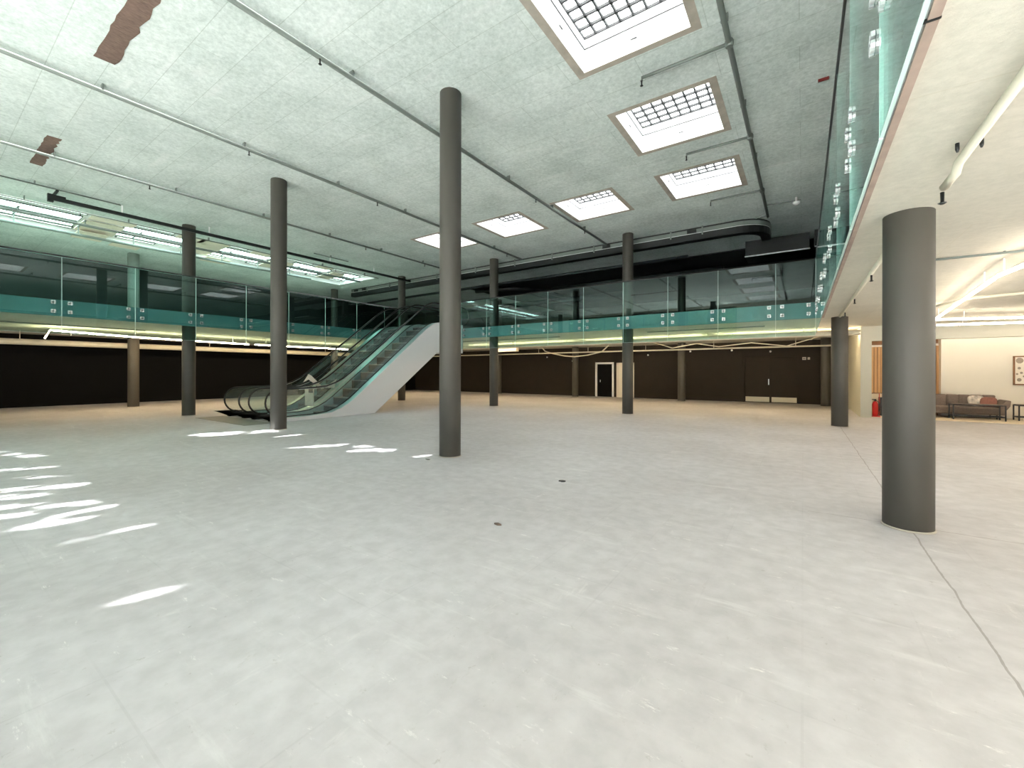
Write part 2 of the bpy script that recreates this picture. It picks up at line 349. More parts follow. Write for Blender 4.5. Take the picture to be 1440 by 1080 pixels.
# doors
d = struct(MB().box(-11.15, -10.08, YB+0.06, YB+0.12, 0, 2.14).build('doorway_dark_sheet', M['black_wall']))  # black sheet painted in for the darkness inside the open doorway
b = MB(); b.box(-11.25, -11.13, YB-0.04, YB+0.02, 0, 2.24); b.box(-10.1, -9.98, YB-0.04, YB+0.02, 0, 2.24); b.box(-11.25, -9.98, YB-0.04, YB+0.02, 2.12, 2.24)
b.build('door_frame', M['white'], d); MB().box(-10.95, -10.92, YB+0.02, YB+0.06, 0.95, 1.1).build('door_handle', M['steel'], d)
d = struct(MB().box(-9.72, -8.75, YB-0.02, YB+0.1, 0, 2.14).build('door_2', M['cream_wall']))
b = MB(); b.box(-9.8, -9.7, YB-0.05, YB, 0, 2.2); b.box(-8.77, -8.67, YB-0.05, YB, 0, 2.2); b.box(-9.8, -8.67, YB-0.05, YB, 2.12, 2.2); b.build('door_frame', M['cream_wall'], d)
d = struct(MB().box(-2.6, -0.2, YB+0.03, YB+0.1, 0, 2.42).build('door_3', M['dark_wall']))
for a, c in ((-2.58, -1.42), (-1.38, -0.22)):
    lf = MB().box(a, c, YB-0.01, YB+0.03, 0.02, 2.38).build('door_leaf', M['dark_wall'], d)
    MB().box(a+0.03, c-0.03, YB-0.02, YB-0.01, 0.04, 0.30).build('kick_plate', M['jamb'], lf)
MB().box(-1.50, -1.46, YB-0.06, YB-0.01, 0.95, 1.25).build('door_handle', M['steel'], d)
b = MB(); b.box(-2.68, -2.6, YB-0.03, YB+0.02, 0, 2.5); b.box(-0.2, -0.12, YB-0.03, YB+0.02, 0, 2.5); b.box(-2.68, -0.12, YB-0.03, YB+0.02, 2.42, 2.5); b.build('door_frame', M['dark_wall'], d)

# ================================================================ columns
COLS = {
 (0.9, 5.94): ('low', 'broad dark grey round column nearest the camera on the right'),
 (0.9, 15.83): ('low', 'dark grey round column under the right balcony beside the pale partition'),
 (-5.53, 5.94): ('full', 'tall grey round column standing in the centre foreground of the hall'),
 (-11.96, 5.94): ('full', 'tall dark round column in front of the escalator newels'),
 (-18.39, 5.94): ('both', 'dark round column passing behind the left balcony edge'),
 (-24.82, 5.94): ('both', 'pale topped round column deep under the left balcony'),
 (-5.53, 15.83): ('both', 'dark round column passing the back balcony near the pale door'),
 (-11.96, 15.83): ('both', 'slim dark column at the back balcony just right of the centre column'),
 (-18.39, 15.83): ('both', 'dark round column rising behind the top of the escalators'),
 (-24.82, 15.83): ('both', 'teal tinted column at the far end of the left balcony'),
 (-12.2, 24.95): ('both', 'brownish column against the back wall left of the open doorway'),
 (-5.56, 24.7): ('both', 'olive brown column against the back wall right of the doorway'),
 (-18.39, 24.95): ('both', 'thin shadowed column near the black back wall behind the slim column'),
 (0.9, 24.95): ('both', 'shadowed column beside the dark double door'),
 (-18.39, -3.95): ('both', 'column near the front windows at the left balcony'),
 (-11.96, -3.95): ('full', 'column in front of the middle of the front windows'),
 (-5.53, -3.95): ('full', 'column at the right end of the front windows'),
}
for (x, y), (kind, lab) in COLS.items():
    r = 0.203
    def cyl(z0, z1): return MB().lathe(x, y, [(r-0.004, z0), (r, z0+0.006), (r, z1-0.006), (r-0.004, z1)], 48)
    t = thing('column', lab, 'column', (x, y, 0), 'round columns of the hall')
    if kind == 'full': cyl(0, ZC).build('shaft', M['column'], t)
    elif kind == 'low': cyl(0, ZS).build('shaft', M['column'], t)
    else:
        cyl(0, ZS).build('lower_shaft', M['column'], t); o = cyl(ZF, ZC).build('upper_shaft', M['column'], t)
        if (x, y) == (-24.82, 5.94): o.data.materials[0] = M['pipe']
    MB().lathe(x, y, [(r+0.012, 0), (r+0.010, 0.012), (r+0.0015, 0.016)], 48).build('base_joint', M['plaster'], t)

# ================================================================ skylights
SL = ['nearest skylight at the top of the photo', 'second skylight from the front in the right row', 'third skylight in the right row beside the sprinkler branch',
      'skylight in the far row next to the right row', 'skylight in the middle of the far row', 'skylight in the far row partly behind the centre column']
def skylight(h, label):
    x0, x1, y0, y1 = h; t = thing('skylight', label, 'skylight', (x0, y0, ZC), 'square skylights in the hall ceiling'); zt = ZC+0.66
    b = MB(); e = 0.001
    b.box(x0-0.03, x0+e, y0-0.03, y1+0.03, ZC-0.003, zt); b.box(x1-e, x1+0.03, y0-0.03, y1+0.03, ZC-0.003, zt); b.box(x0, x1, y0-0.03, y0+e, ZC-0.003, zt); b.box(x0, x1, y1-e, y1+0.03, ZC-0.003, zt)
    b.build('shaft_lining', M['white'], t)
    b = MB(); z = ZC+0.40
    b.box(x0, x0+0.012, y0, y1, z, z+0.012); b.box(x1-0.012, x1, y0, y1, z, z+0.012); b.box(x0, x1, y0, y0+0.02, z, z+0.02); b.box(x0, x1, y1-0.012, y1, z, z+0.012)
    for xx, yy in (((x0+x1)/2, y1-0.012), ((x0+x1)/2, y0)): b.box(xx-0.05, xx+0.05, yy, yy+0.012, ZC+0.2, ZC+0.215)
    b.box(x0, x0+0.012, (y0+y1)/2-0.05, (y0+y1)/2+0.05, ZC+0.2, ZC+0.215)
    b.build('ledge', M['grid'], t)
    MB().box(x0, x1, y0, y1, zt-0.03, zt).build('glazing', M['sky'], t)
    b = MB(); z = zt-0.08; n = 8
    for k in range(n+1):
        xx = x0+(x1-x0)*k/n; yy = y0+(y1-y0)*k/n
        b.box(xx-0.017, xx+0.017, y0, y1, z, z+0.045); b.box(x0, x1, yy-0.017, yy+0.017, z, z+0.045)
    b.build('diffuser_grid', M['grid'], t)
    b = plate(x0-0.14, x1+0.14, y0-0.12, y1+0.12, ZC-0.004, ZC-0.0005, [(x0-0.004, x1+0.004, y0-0.004, y1+0.004)]); b.build('surround', M['plaster'], t)
    return t
skylight(SKY[3], SL[0]); skylight(SKY[4], SL[1]); skylight(SKY[5], SL[2]); skylight(SKY[6], SL[3]); skylight(SKY[7], SL[4]); skylight(SKY[8], SL[5])
skylight(SKY[2], 'skylight overhead just in front of the camera'); skylight(SKY[1], 'skylight above and just behind the camera'); skylight(SKY[0], 'skylight farthest behind the camera by the front windows')

# ================================================================ daylight well over the left balcony
wx0, wx1, wy0, wy1 = WELL; ZW = ZC+0.22
b = MB(); b.box(wx0-0.03, wx0+0.002, wy0, wy1, ZC-0.002, ZW+0.06); b.box(wx1-0.002, wx1+0.03, wy0, wy1, ZC-0.002, ZW+0.06); b.box(wx0, wx1, wy0-0.03, wy0+0.002, ZC-0.002, ZW+0.06); b.box(wx0, wx1, wy1-0.002, wy1+0.03, ZC-0.002, ZW+0.06)
b.box(wx0, wx1, wy0, wy1, ZW+0.032, ZW+0.06)
struct(b.build('ceiling_daylight_recess', M['white']))
lanes = [(-23.22, -22.98), (-22.78, -22.12), (-21.82, -21.16), (-20.8, -19.75)]
segs = [(-4.9, -1.6), (-1.4, 3.65), (4.85, 6.95), (8.1, 10.2), (11.35, 13.3), (14.2, 15.1)]
ordn = ['first', 'second', 'third', 'fourth', 'fifth', 'sixth']
for j, (a, c) in enumerate(lanes[1:3]):
    for k, (y0, y1) in enumerate(segs):
        t = thing('daylight_panel', 'bright ceiling panel over the left balcony, %s of its %s lane' % (ordn[k], ('wall side', 'hall side')[j]), 'light panel', (a, y0, ZW), 'daylight panels over the left balcony')
        MB().box(a, c, y0, y1, ZW, ZW+0.03).build('diffuser', M['strip'], t)
        plate(a-0.03, c+0.03, y0-0.03, y1+0.03, ZW-0.02, ZW+0.03, [(a, c, y0, y1)]).build('frame', M['pipe'], t)
for j, (a, c) in enumerate((lanes[0], lanes[3])):
    for k, (y0, y1) in enumerate([(-4.9, -0.2), (0.9, 3.7), (5.0, 6.2), (7.2, 8.9), (9.9, 12.0), (13.0, 15.1)]):
        t = thing('daylight_panel', 'hazy pale ceiling panel over the left balcony, %s of the %s lane' % (ordn[k], ('outermost narrow', 'innermost broad')[j]), 'light panel', (a, y0, ZW), 'hazy daylight panels over the left balcony')
        MB().box(a, c, y0, y1, ZW, ZW+0.03).build('diffuser', M['strip_dim'], t)
        plate(a-0.03, c+0.03, y0-0.03, y1+0.03, ZW-0.02, ZW+0.03, [(a, c, y0, y1)]).build('frame', M['pipe'], t)
bt = [(-20.85, -19.75, -0.15, 0.85), (-20.85, -19.75, 3.75, 4.95), (-22.85, -21.05, 3.7, 4.8), (-23.6, -22.3, 3.75, 4.6), (-23.9, -22.9, 4.9, 5.8), (-22.85, -20.2, 7.0, 8.05),
      (-20.85, -19.75, 6.25, 7.15), (-23.5, -22.5, 8.0, 9.0), (-22.85, -21.05, 10.25, 11.3), (-20.85, -19.75, 9.0, 9.85), (-20.85, -19.75, 12.1, 12.9), (-22.85, -21.05, 13.35, 14.15)]
for k, (x0, x1, y0, y1) in enumerate(bt):
    zz = ZC-0.03 if k in (3, 4, 7) else ZC+0.1
    o = MB().box(x0, x1, y0, y1, zz, zz+0.02).build('ceiling_board', M['light_board'])
    tag(o, 'beige board between the bright panels over the left balcony, %s counting from the front' % ['first','second','third','fourth','fifth','sixth','seventh','eighth','ninth','tenth','eleventh','twelfth'][k], 'ceiling board', 'beige boards in the daylight well')
for x, z, y1, lab in ((-21.95, 6.62, 12.6, 'grey conduit on T hangers below the bright panels over the left balcony'), (-20.98, 6.78, 15.0, 'grey rail on hangers between the pale and bright panels at upper left')):
    t = thing('hanging_conduit', lab, 'conduit', (x, -4, z))
    MB().tube([(x, -5, z), (x, y1, z)], 0.05, 8).build('conduit', M['pipe'], t)
    y = 0.6
    while y < y1:
        MB().box(x-0.015, x+0.015, y-0.015, y+0.015, z, ZC+0.03).box(x-0.12, x+0.12, y-0.03, y+0.03, ZC+0.03, ZC+0.05).build('hanger', M['pipe'], t); y += 1.55

# ================================================================ pipes on the ceiling
def head(x, y, z, parent, m='black'):
    MB().lathe(x, y, [(0.012, z), (0.03, z+0.012), (0.012, z+0.02), (0.014, z+0.10)], 8).build('sprinkler_head', M[m], parent)
def run(label, x, y0, y1, z, r, heads, name='sprinkler_pipe', m='pipe', hm='black'):
    t = thing(name, label, 'pipe', (x, y0, z), 'pipes along the ceiling')
    MB().tube([(x, y0, z), (x, y1, z)], r, 12).build('pipe', M[m], t)
    yy = y0+0.8
    while yy < y1:
        MB().box(x-0.05, x+0.05, yy-0.012, yy+0.012, z-0.0, ZC-0.001).build('clamp', M[m], t); yy += 2.4
    for y in heads: head(x+0.02, y, z-0.14, t, hm)
    return t
ZP = ZC-0.12
run('long ceiling pipe between the two brown patches and the left balcony', -14.9, -5.9, 16.2, ZP, 0.035, (3.9, 7.4, 10.9, 14.2))
run('long ceiling pipe crossing left of the tall dark column', -10.65, -5.9, 16.2, ZP, 0.04, (4.6, 8.2, 11.7, 15.0))
run('long ceiling pipe passing just behind the centre column', -6.55, -5.9, 16.2, ZP, 0.042, (3.9, 7.3, 10.7, 14.1))
run('short thin pipe near the left edge over the left balcony', -17.6, -5.9, 3.9, ZP+0.03, 0.02, ())
run('very short thin rod at the ceiling right of the tall dark column', -17.7, 10.3, 12.0, ZP+0.03, 0.02, ())
run('thin pipe beside the black track over the left balcony', -19.35, -5.9, 15.0, ZP, 0.022, (3.3, 6.3, 9.6, 12.4))
t = run('right hand sprinkler main with side branches beside the skylights', -0.96, -5.9, 16.35, ZP, 0.042, ())
for k, (y, xe) in enumerate(((3.9, -2.3), (7.39, -2.34), (10.58, -2.28), (13.88, -2.3))):
    MB().tube([(-0.96, y, ZP), (xe, y, ZP), (xe, y, ZP-0.05)], 0.026, 10).build('branch', M['pipe'], t); head(xe, y, ZP-0.15, t)
    MB().lathe(-0.96, y, [(0.05, ZP-0.06), (0.065, ZP-0.03), (0.065, ZP+0.03), (0.05, ZP+0.06)], 12).build('tee', M['pipe'], t)
MB().tube([(-0.96, 16.2, ZP), (-1.3, 16.2, ZP-0.02)], 0.03, 10).build('branch', M['pipe'], t)
MB().tube([(-0.92, 15.2, ZP), (-0.6, 15.35, ZP+0.02), (-0.05, 15.35, ZP+0.02)], 0.016, 8).build('branch', M['pipe'], t)
o = MB().lathe(-0.17, 15.35, [(0.03, ZP-0.12), (0.09, ZP-0.07), (0.1, ZP-0.02), (0.03, ZP+0.0), (0.03, ZC)], 16).build('ceiling_sensor', M['white'])
tag(o, 'small white dome on the ceiling at the end of the thin side branch', 'sensor')
o = MB().box(0.22, 0.38, 9.4, 9.44, ZC-0.04, ZC).build('red_clip', M['dark_red']); tag(o, 'small dark red clip on the ceiling above the right balcony glass', 'clip')

# brown stripped patches with ragged edges
def patch(x0, x1, y0, y1, lab):
    n = 22; rnd = random.Random(x0); P = []
    for k in range(n+1): P.append((x0+(x1-x0)*k/n, y0+rnd.uniform(-0.012, 0.012)))
    for k in range(n, -1, -1): P.append((x0+(x1-x0)*k/n+rnd.uniform(-0.03, 0.03), y1+rnd.uniform(-0.03, 0.02)))
    tag(MB().prism(P, 'z', ZC-0.006, ZC-0.0008).build('stripped_strip', M['brown']), lab, 'ceiling patch', 'brown stripped strips of ceiling')
patch(-9.8, -6.4, 1.82, 2.10, 'long brown stripped strip of ceiling at the top left'); patch(-16.15, -13.95, 1.84, 2.07, 'short brown stripped strip of ceiling crossed by a pipe')

# black track over the left balcony edge
t = thing('curtain_track', 'black track hanging from the ceiling above the left balcony glass', 'track', (-17.9, 2.5, 6.6))
MB().box(-17.94, -17.86, 2.45, 16.0, 6.56, 6.66).build('rail', M['black'], t)
MB().box(-17.93, -17.87, 2.4, 2.75, 6.64, 6.72).box(-17.96, -17.84, 2.38, 2.5, 6.5, 6.72).build('end_bracket', M['black'], t)
MB().box(-18.25, -17.55, 2.5, 2.56, 6.74, 6.78).build('cross_arm', M['black'], t)
for y in (4.0, 6.4, 8.8, 11.2, 13.6): MB().box(-17.91, -17.89, y-0.02, y+0.02, 6.62, ZC).build('hanger', M['white'], t)

# long smoke curtain housing across the back, curved at its right end
t = thing('bulkhead_housing', 'long grey and black housing under the ceiling above the back balcony with a rounded end', 'bulkhead', (-12, 16.6, 6.6))
path = [(-24.0, 16.5), (-1.9, 16.5)] + [(-1.9+0.95*math.sin(a), 16.5+0.95*(1-math.cos(a))) for a in [PI/2*k/8 for k in range(1, 9)]] + [(-0.95, 18.0)]
def wall_path(path, th, z0, z1):
    b = MB(); L = []; 
    for i, p in enumerate(path):
        a = Vector(path[max(i-1, 0)]); c = Vector(path[min(i+1, len(path)-1)]); d = (c-a).normalized(); n = Vector((-d.y, d.x)); L.append((Vector(p), Vector(p)+n*th))
    for (a, a2), (c, c2) in zip(L, L[1:]): b.prism([tuple(a), tuple(c), tuple(c2), tuple(a2)], 'z', z0, z1)
    return b
wall_path(path, 0.10, 6.69, 6.84).build('housing', M['pipe'], t)
wall_path(path, 0.16, 6.84, ZC).build('painted_shadow_strip', M['black'], t)  # black strip painted in for the shadow line under the ceiling
wall_path([(x, y-0.02) for x, y in path], 0.30, 6.43, 6.675).build('curtain_box', M['black'], t)
wall_path([(x, y-0.025) for x, y in path], 0.02, 6.675, 6.69).build('light_lip', M['white'], t)
for x in (-22.3, -20.2, -16.3, -13.6, -11.2, -9.2, -7.2, -4.1, -3.0): MB().box(x-0.02, x+0.02, 16.42, 16.48, 6.6, ZC).build('hanger', M['pipe'], t)
for x in (-23.4, -22.6, -6.6, -3.3): MB().box(x-0.22, x+0.1, 16.44, 16.5, 6.70, 6.82).build('opening', M['black'], t)
# darker boxes beyond
o = MB().box(-1.9, 0.2, 19.2, 20.3, 6.2, ZC-0.06).build('ceiling_box', M['black']); tag(o, 'black ceiling box beyond the rounded end of the housing', 'ceiling box')
MB().box(-1.92, 0.22, 19.15, 19.2, 6.2, 6.24).build('light_lip', M['white'], o)
o = MB().box(0.35, 9.0, 19.0, 20.3, 6.2, ZC-0.06).build('ceiling_box', M['black']); tag(o, 'dark ceiling box at the corner behind the right balcony glass', 'ceiling box')
MB().box(0.35, 9.0, 18.95, 19.0, 6.2, 6.23).build('light_lip', M['white'], o)
for (y, z, r, lab, x0, x1) in ((21.5, 6.4, 0.12, 'grey duct under the black ceiling beyond the back balcony', -12.5, -3.0), (24.0, 6.2, 0.16, 'dark duct deep in the upper back area', -27, -8), (18.9, 6.5, 0.07, 'slim pipe behind the curtain housing', -27.5, -4)):
    tag(MB().tube([(x0, y, z), (x1, y, z)], r, 14).build('ceiling_duct', M['upper_wall']), lab, 'duct')
tag(MB().tube([(-17, 20.6, 6.695), (-14.5, 21.2, 6.695), (-13.4, 23.4, 6.695), (-13.2, 28, 6.695)], 0.13, 12).build('bent_duct', M['black']), 'black bent duct curving back above the far balcony', 'duct')

# ================================================================ balcony glass
def fixing(x, y, z, axis, sgn, parent):       # point fixing: four quarter pads round a dark cross
    t = 0.018; b = MB(); r = 0.052
    def seg(a0):
        pts = [(0.008*math.copysign(1, math.cos(a0+PI/4)), 0.008*math.copysign(1, math.sin(a0+PI/4)))]
        for k in range(5):
            a = a0+0.17+(PI/2-0.34)*k/4; rr = r*(1.0+0.18*math.sin(2*(a-a0))); pts.append((rr*math.cos(a), rr*math.sin(a)))
        return pts
    for q in range(4):
        P = seg(q*PI/2)
        if axis == 'x': b.prism([(y+u, z+v) for u, v in P], 'x', x, x+sgn*t)
        else: b.prism([(x+u, z+v) for u, v in P], 'y', y, y+sgn*t)
    f = b.build('point_fixing', M['fixing'], parent)
    b = MB(); L = 0.11
    if axis == 'x': b.prism([(y+0.02*math.cos(a), z+0.02*math.sin(a)) for a in [PI/4*k for k in range(8)]], 'x', x-sgn*L, x+sgn*0.004)
    else: b.prism([(x+0.02*math.cos(a), z+0.02*math.sin(a)) for a in [PI/4*k for k in range(8)]], 'y', y-sgn*L, y+sgn*0.004)
    b.build('stud', M['black'], f)
def glass_panel(side, a, c, label, group, zb=2.70):
    zt = 4.955; g = 0.008; th = 0.016
    if side == 'back': t = thing('glass_panel', label, 'glass panel', (a, 15.26, zb), group); MB().box(a+g, c-g, 15.26, 15.26+th, zb, zt).build('pane', M['glass'], t)
    else:
        x = -17.82 if side == 'left' else 0.31
        t = thing('glass_panel', label, 'glass panel', (x, a, zb), group)
        MB().box(x-(th if side == 'left' else 0), x+(0 if side == 'left' else th), a+g, c-g, zb, zt).build('pane', M['glass'], t)
    b = MB(); e = 0.004
    if side == 'back': b.box(a+g-e, a+g, 15.26, 15.26+th, zb, zt).box(c-g, c-g+e, 15.26, 15.26+th, zb, zt).box(a+g, c-g, 15.26, 15.26+th, zb-e, zb)
    else:
        x0 = x-(th if side == 'left' else 0); b.box(x0, x0+th, a+g-e, a+g, zb, zt).box(x0, x0+th, c-g, c-g+e, zb, zt).box(x0, x0+th, a+g, c-g, zb-e, zb)
    b.build('polished_edge', M['edge'], t)
    for u in (a+0.17, c-0.17):
        for z in (3.34, 3.60):
            if side == 'back': fixing(u, 15.258, z, 'y', -1, t)
            elif side == 'left': fixing(-17.818, u, z, 'x', 1, t)
            else: fixing(0.308, u, z, 'x', -1, t)
    return t
nth = ['first', 'second', 'third', 'fourth', 'fifth', 'sixth', 'seventh', 'eighth', 'ninth', 'tenth', 'eleventh', 'twelfth', 'thirteenth', 'fourteenth']
bj = [0.31, -0.69, -2.30, -3.90, -5.51, -7.12, -8.73, -10.35, -11.96, -13.5]
for k in range(len(bj)-1): glass_panel('back', bj[k+1], bj[k], 'green tinted glass panel of the back balcony, %s from the right corner' % nth[k], 'glass panels of the back balcony')
lj = [15.2, 14.2, 12.56, 10.92, 9.27, 7.62, 5.97, 4.31, 2.66, 1.05, -0.6, -2.25, -3.9, -5.9]
for k in range(len(lj)-1): glass_panel('left', lj[k+1], lj[k], 'green tinted glass panel of the left balcony, %s from its far end' % nth[k], 'glass panels of the left balcony')
rj = [15.2, 14.06, 12.44, 10.82, 9.20, 7.58, 5.96, 4.36, 2.75, 1.13, -0.5, -2.1, -3.7, -5.9]
for k in range(len(rj)-1): glass_panel('right', rj[k+1], rj[k], 'grey green glass panel of the right balcony, %s from the back corner' % nth[k], 'glass panels of the right balcony', 2.76)
for (P, lab) in (([(-17.825, -5.9, 4.965), (-17.825, 15.26, 4.965), (-17.35, 15.265, 4.965)], 'slim metal handrail capping the left balcony glass'), ([(-13.5, 15.268, 4.965), (0.31, 15.268, 4.965)], 'slim bright handrail capping the back balcony glass'), ([(0.318, 15.26, 4.965), (0.318, -5.9, 4.965)], 'dark slim handrail capping the right balcony glass')):
    tag(MB().tube(P, 0.022, 10).build('handrail', M['black'] if 'right' in lab or 'left' in lab else M['steel']), lab, 'handrail')

# ================================================================ escalators
def escalator(x1, label):
    """x1: outer right side; the machine is 1.82 wide and climbs towards +y"""
    x0 = x1-1.82; t = thing('escalator', label, 'escalator', (x1-0.91, 6.6, 0), 'pair of escalators')
    deck = [(6.75, 0.11), (7.6, 0.115), (8.2, 0.13), (8.6, 0.175), (8.95, 0.29), (9.25, 0.44), (9.55, 0.645), (13.05, 3.42), (13.3, 3.60), (13.5, 3.72), (13.75, 3.82), (14.0, 3.86), (15.5, 3.865)]
    low = [(6.9, 0.0), (7.6, 0.0), (8.2, 0.0), (8.6, 0.0), (8.95, 0.0), (9.25, 0.0), (9.55, 0.0), (10.38, 0.0), (13.66, 2.42), (13.75, 2.44), (15.5, 2.5)]
    poly = deck + [(15.5, 2.5), (13.72, 2.44), (10.38, 0.0), (6.9, 0.0)]
    for s, (a, c) in (('right', (x1-0.06, x1)), ('left', (x0, x0+0.06))):
        MB().prism(poly, 'x', a, c).build('side_cladding', M['truss'], t, bevel=0.008)
    under = [(10.38, 0.0), (13.72, 2.44), (15.5, 2.5), (15.5, 2.56), (13.7, 2.5), (10.3, 0.0)]
    MB().prism(under, 'x', x0+0.06, x1-0.06).build('underside', M['truss'], t)
    def off(P, dz): return [(y, z+dz) for y, z in P]
    for s, bx in ((1, x1-0.35), (-1, x0+0.35)):
        a, c = (bx-0.04, x1-0.06) if s > 0 else (x0+0.06, bx+0.04)
        MB().strip(off(deck, -0.03), off(deck, 0.0), a, c).build('deck_cover', M['skirt'], t)
        a, c = (bx-0.06, bx-0.04) if s > 0 else (bx+0.04, bx+0.06)
        MB().strip(off(deck, -0.26), off(deck, -0.035), a, c).build('skirt_panel', M['skirt'], t)
        MB().strip(off(deck, 0.0), off(deck, 0.03), bx-0.02, bx+0.02).build('glass_channel', M['black'], t)
        # glass and handrail with rounded newels
        H = 0.92; rr = 0.43; top = off(deck[1:], H)
        yf = deck[1][0]-0.65; nz = [(yf-rr*math.sin(a)*1.0, 0.11+H-rr+rr*math.cos(a)) for a in [PI*k/12 for k in range(0, 13)]]
        hp = [(bx, 7.1, 0.11+0.06)] + [(bx, y, z) for y, z in reversed(nz)] + [(bx, y, z) for y, z in top]
        ye = 15.9; n2 = [(ye+rr*math.sin(a), 3.865+H-rr+rr*math.cos(a)) for a in [PI*k/12 for k in range(13)]]
        hp += [(bx, y, z) for y, z in n2] + [(bx, 15.4, 3.9)]
        b = MB()
        hi = [(yf, 0.11+H-0.02), (7.6, 0.115+H-0.02)] + off(deck[2:], H-0.02) + [(ye, 3.865+H-0.02)]
        lo = [(yf, 0.18), (7.6, 0.145)] + off(deck[2:], 0.03) + [(ye, 3.9)]
        fan = [(yf-(yf-y)*0.97, 0.11+H-rr+(z-0.11-H+rr)*0.97) for y, z in nz]     # from the top of the newel round to its foot
        fan2 = [(ye+(y-ye)*0.97, 3.865+H-rr+(z-3.865-H+rr)*0.97) for y, z in n2]
        b.prism(fan[::-1] + hi[1:-1] + fan2 + lo[::-1], 'x', bx-0.005, bx+0.005)
        b.build('balustrade_glass', M['clear'], t)
        MB().tube(hp, 0.030, 8).build('handrail', M['rubber'], t)
        MB().tube([(bx, y, z-0.032) for (_, y, z) in hp[14:-14]], 0.014, 6).build('handrail_guide', M['steel'], t)
        MB().prism([(yf-0.32, 0.0), (6.9, 0.0), (7.2, 0.12), (6.5, 0.2), (yf-0.1, 0.2), (yf-0.3, 0.10)], 'x', bx-0.09, bx+0.09).build('newel_base', M['rubber'], t, bevel=0.02)
    # steps
    def nose(y):
        for (ya, za), (yb, zb) in zip(deck, deck[1:]):
            if ya <= y <= yb: return za+(zb-za)*(y-ya)/(yb-ya)-0.16
        return 0.0
    y = 7.9
    while y < 14.3:
        z1 = max(nose(y+0.2), 0.005); z0 = max(nose(y-0.2)-0.03, 0.0)
        st = MB().box(x0+0.42, x1-0.42, y, y+0.40, max(z1-0.03, 0.001), max(z1, 0.008)).build('step', M['tread'], t)
        if z1-z0 > 0.05: MB().box(x0+0.42, x1-0.42, y+0.01, y+0.03, z0, z1-0.03).build('riser', M['riser'], st)
        y += 0.405
    MB().box(x0+0.42, x1-0.42, 6.7, 7.9, 0.0, 0.012).build('comb_plate', M['tread'], t)
    MB().box(x0+0.42, x1-0.42, 14.3, 15.4, 3.64, 3.70).build('comb_plate', M['tread'], t)
    return t
e1 = escalator(-13.6, 'near escalator with light grey side cladding rising to the back balcony')
e2 = dup(e1, (-1.83, 0, 0), 'far escalator running beside the near one, its cladding hidden')
tag(MB().box(-17.2, -13.55, 5.75, 6.58, 0.0, 0.006).build('landing_plate', M['mat_floor']), 'dark metal landing plate in the floor before the escalators', 'floor plate')
# card barrier between the balustrades at the foot
t = thing('barrier_board', 'white and black card barrier wedged across the escalators near the bottom', 'barrier', (-15.9, 8.9, 0.5))
MB().box(-15.73, -15.14, 8.80, 8.83, 0.30, 1.0).build('board', M['board'], t)
MB().box(-15.45, -15.18, 8.785, 8.80, 0.80, 0.95).build('black_label', M['black'], t)
b = MB(); b.bm.verts.ensure_lookup_table()
b.prism([(9.0, 1.02), (9.75, 0.95), (9.85, 1.30), (9.55, 1.12)], 'x', -15.3, -15.28).build('folded_flap', M['board'], t)
b = MB().prism([(8.75, 1.2), (8.95, 1.5), (9.05, 1.45), (9.6, 0.92), (9.5, 0.9), (8.95, 1.3)], 'x', -15.75, -15.72); o = b.build('folded_card', M['board'])
tag(o, 'folded white card leaning on the glass of the far escalator', 'card')

# ================================================================ under the balconies: pipes, lights, sensors
def tubeobj(name, P, r, m, lab, cat, seg=12, group=None, hang=True):
    o = MB().tube(P, r, seg).build(name, M[m]); tag(o, lab, cat, group)
    a, c = Vector(P[0]), Vector(P[-1]); n = max(2, int((c-a).length/3.2)) if hang else 0
    for k in range(n):
        p = a.lerp(c, (k+0.5)/n); MB().box(p.x-0.01, p.x+0.01, p.y-0.01, p.y+0.01, p.z+r*0.5, ZS).build('hanger', M[m], o)
    return o
tubeobj('duct', [(-17.9, 19.0, 3.0), (1.65, 19.0, 3.0)], 0.09, 'cream_pipe', 'cream round duct under the back balcony above the floor edge', 'duct', 16)
tubeobj('conduit', [(-27, 24.2, 2.84), (1.5, 24.2, 2.84)], 0.04, 'cream_pipe', 'thin cream conduit along the top of the dark back wall', 'conduit')
tubeobj('duct', [(-25.8, -5.5, 2.78), (-25.8, 24.0, 2.78)], 0.12, 'cream_pipe', 'long beige duct along the dark left wall under the balcony', 'duct', 16)
tubeobj('drooping_cable', [(-14.1, 23.8, ZS), (-13.8, 23.8, 2.95), (-13.2, 23.8, 2.78), (-12.4, 23.8, 2.62), (-11.69, 23.8, 2.56), (-10.8, 23.8, 2.64), (-9.9, 23.8, 2.82), (-9.4, 23.8, ZS)], 0.035, 'cream_pipe', 'drooping pale cable hose above the open doorway', 'cable', hang=False)
tubeobj('slack_cable', [(-6.7, 22.8, ZS), (-5.6, 22.8, 2.86), (-4.4, 22.8, 3.05), (-3.4, 22.8, 2.86), (-2.0, 22.8, 3.0), (-0.6, 22.8, 2.8), (0.8, 22.8, ZS)], 0.022, 'cream_pipe', 'slack pale cable looping above the dark double door', 'cable', hang=False)
tubeobj('conduit', [(-5.2, 17.2, 3.22), (-1.1, 17.2, 3.22)], 0.02, 'pipe', 'short pipe on the underside of the back balcony at right', 'conduit')
tubeobj('conduit', [(-16.2, 17.2, 3.22), (-9.2, 17.2, 3.22)], 0.02, 'pipe', 'short pipe on the underside of the back balcony behind the slim column', 'conduit')
tubeobj('conduit', [(-21.5, -2, 3.22), (-21.5, 5.5, 3.22)], 0.02, 'pipe', 'thin pipe on the underside of the left balcony', 'conduit')
tag(MB().box(-15.9, -14.2, 21.0, 21.3, 2.85, ZS).build('junction_box', M['cream_pipe']), 'cream cable box just right of the centre column under the back balcony', 'box')
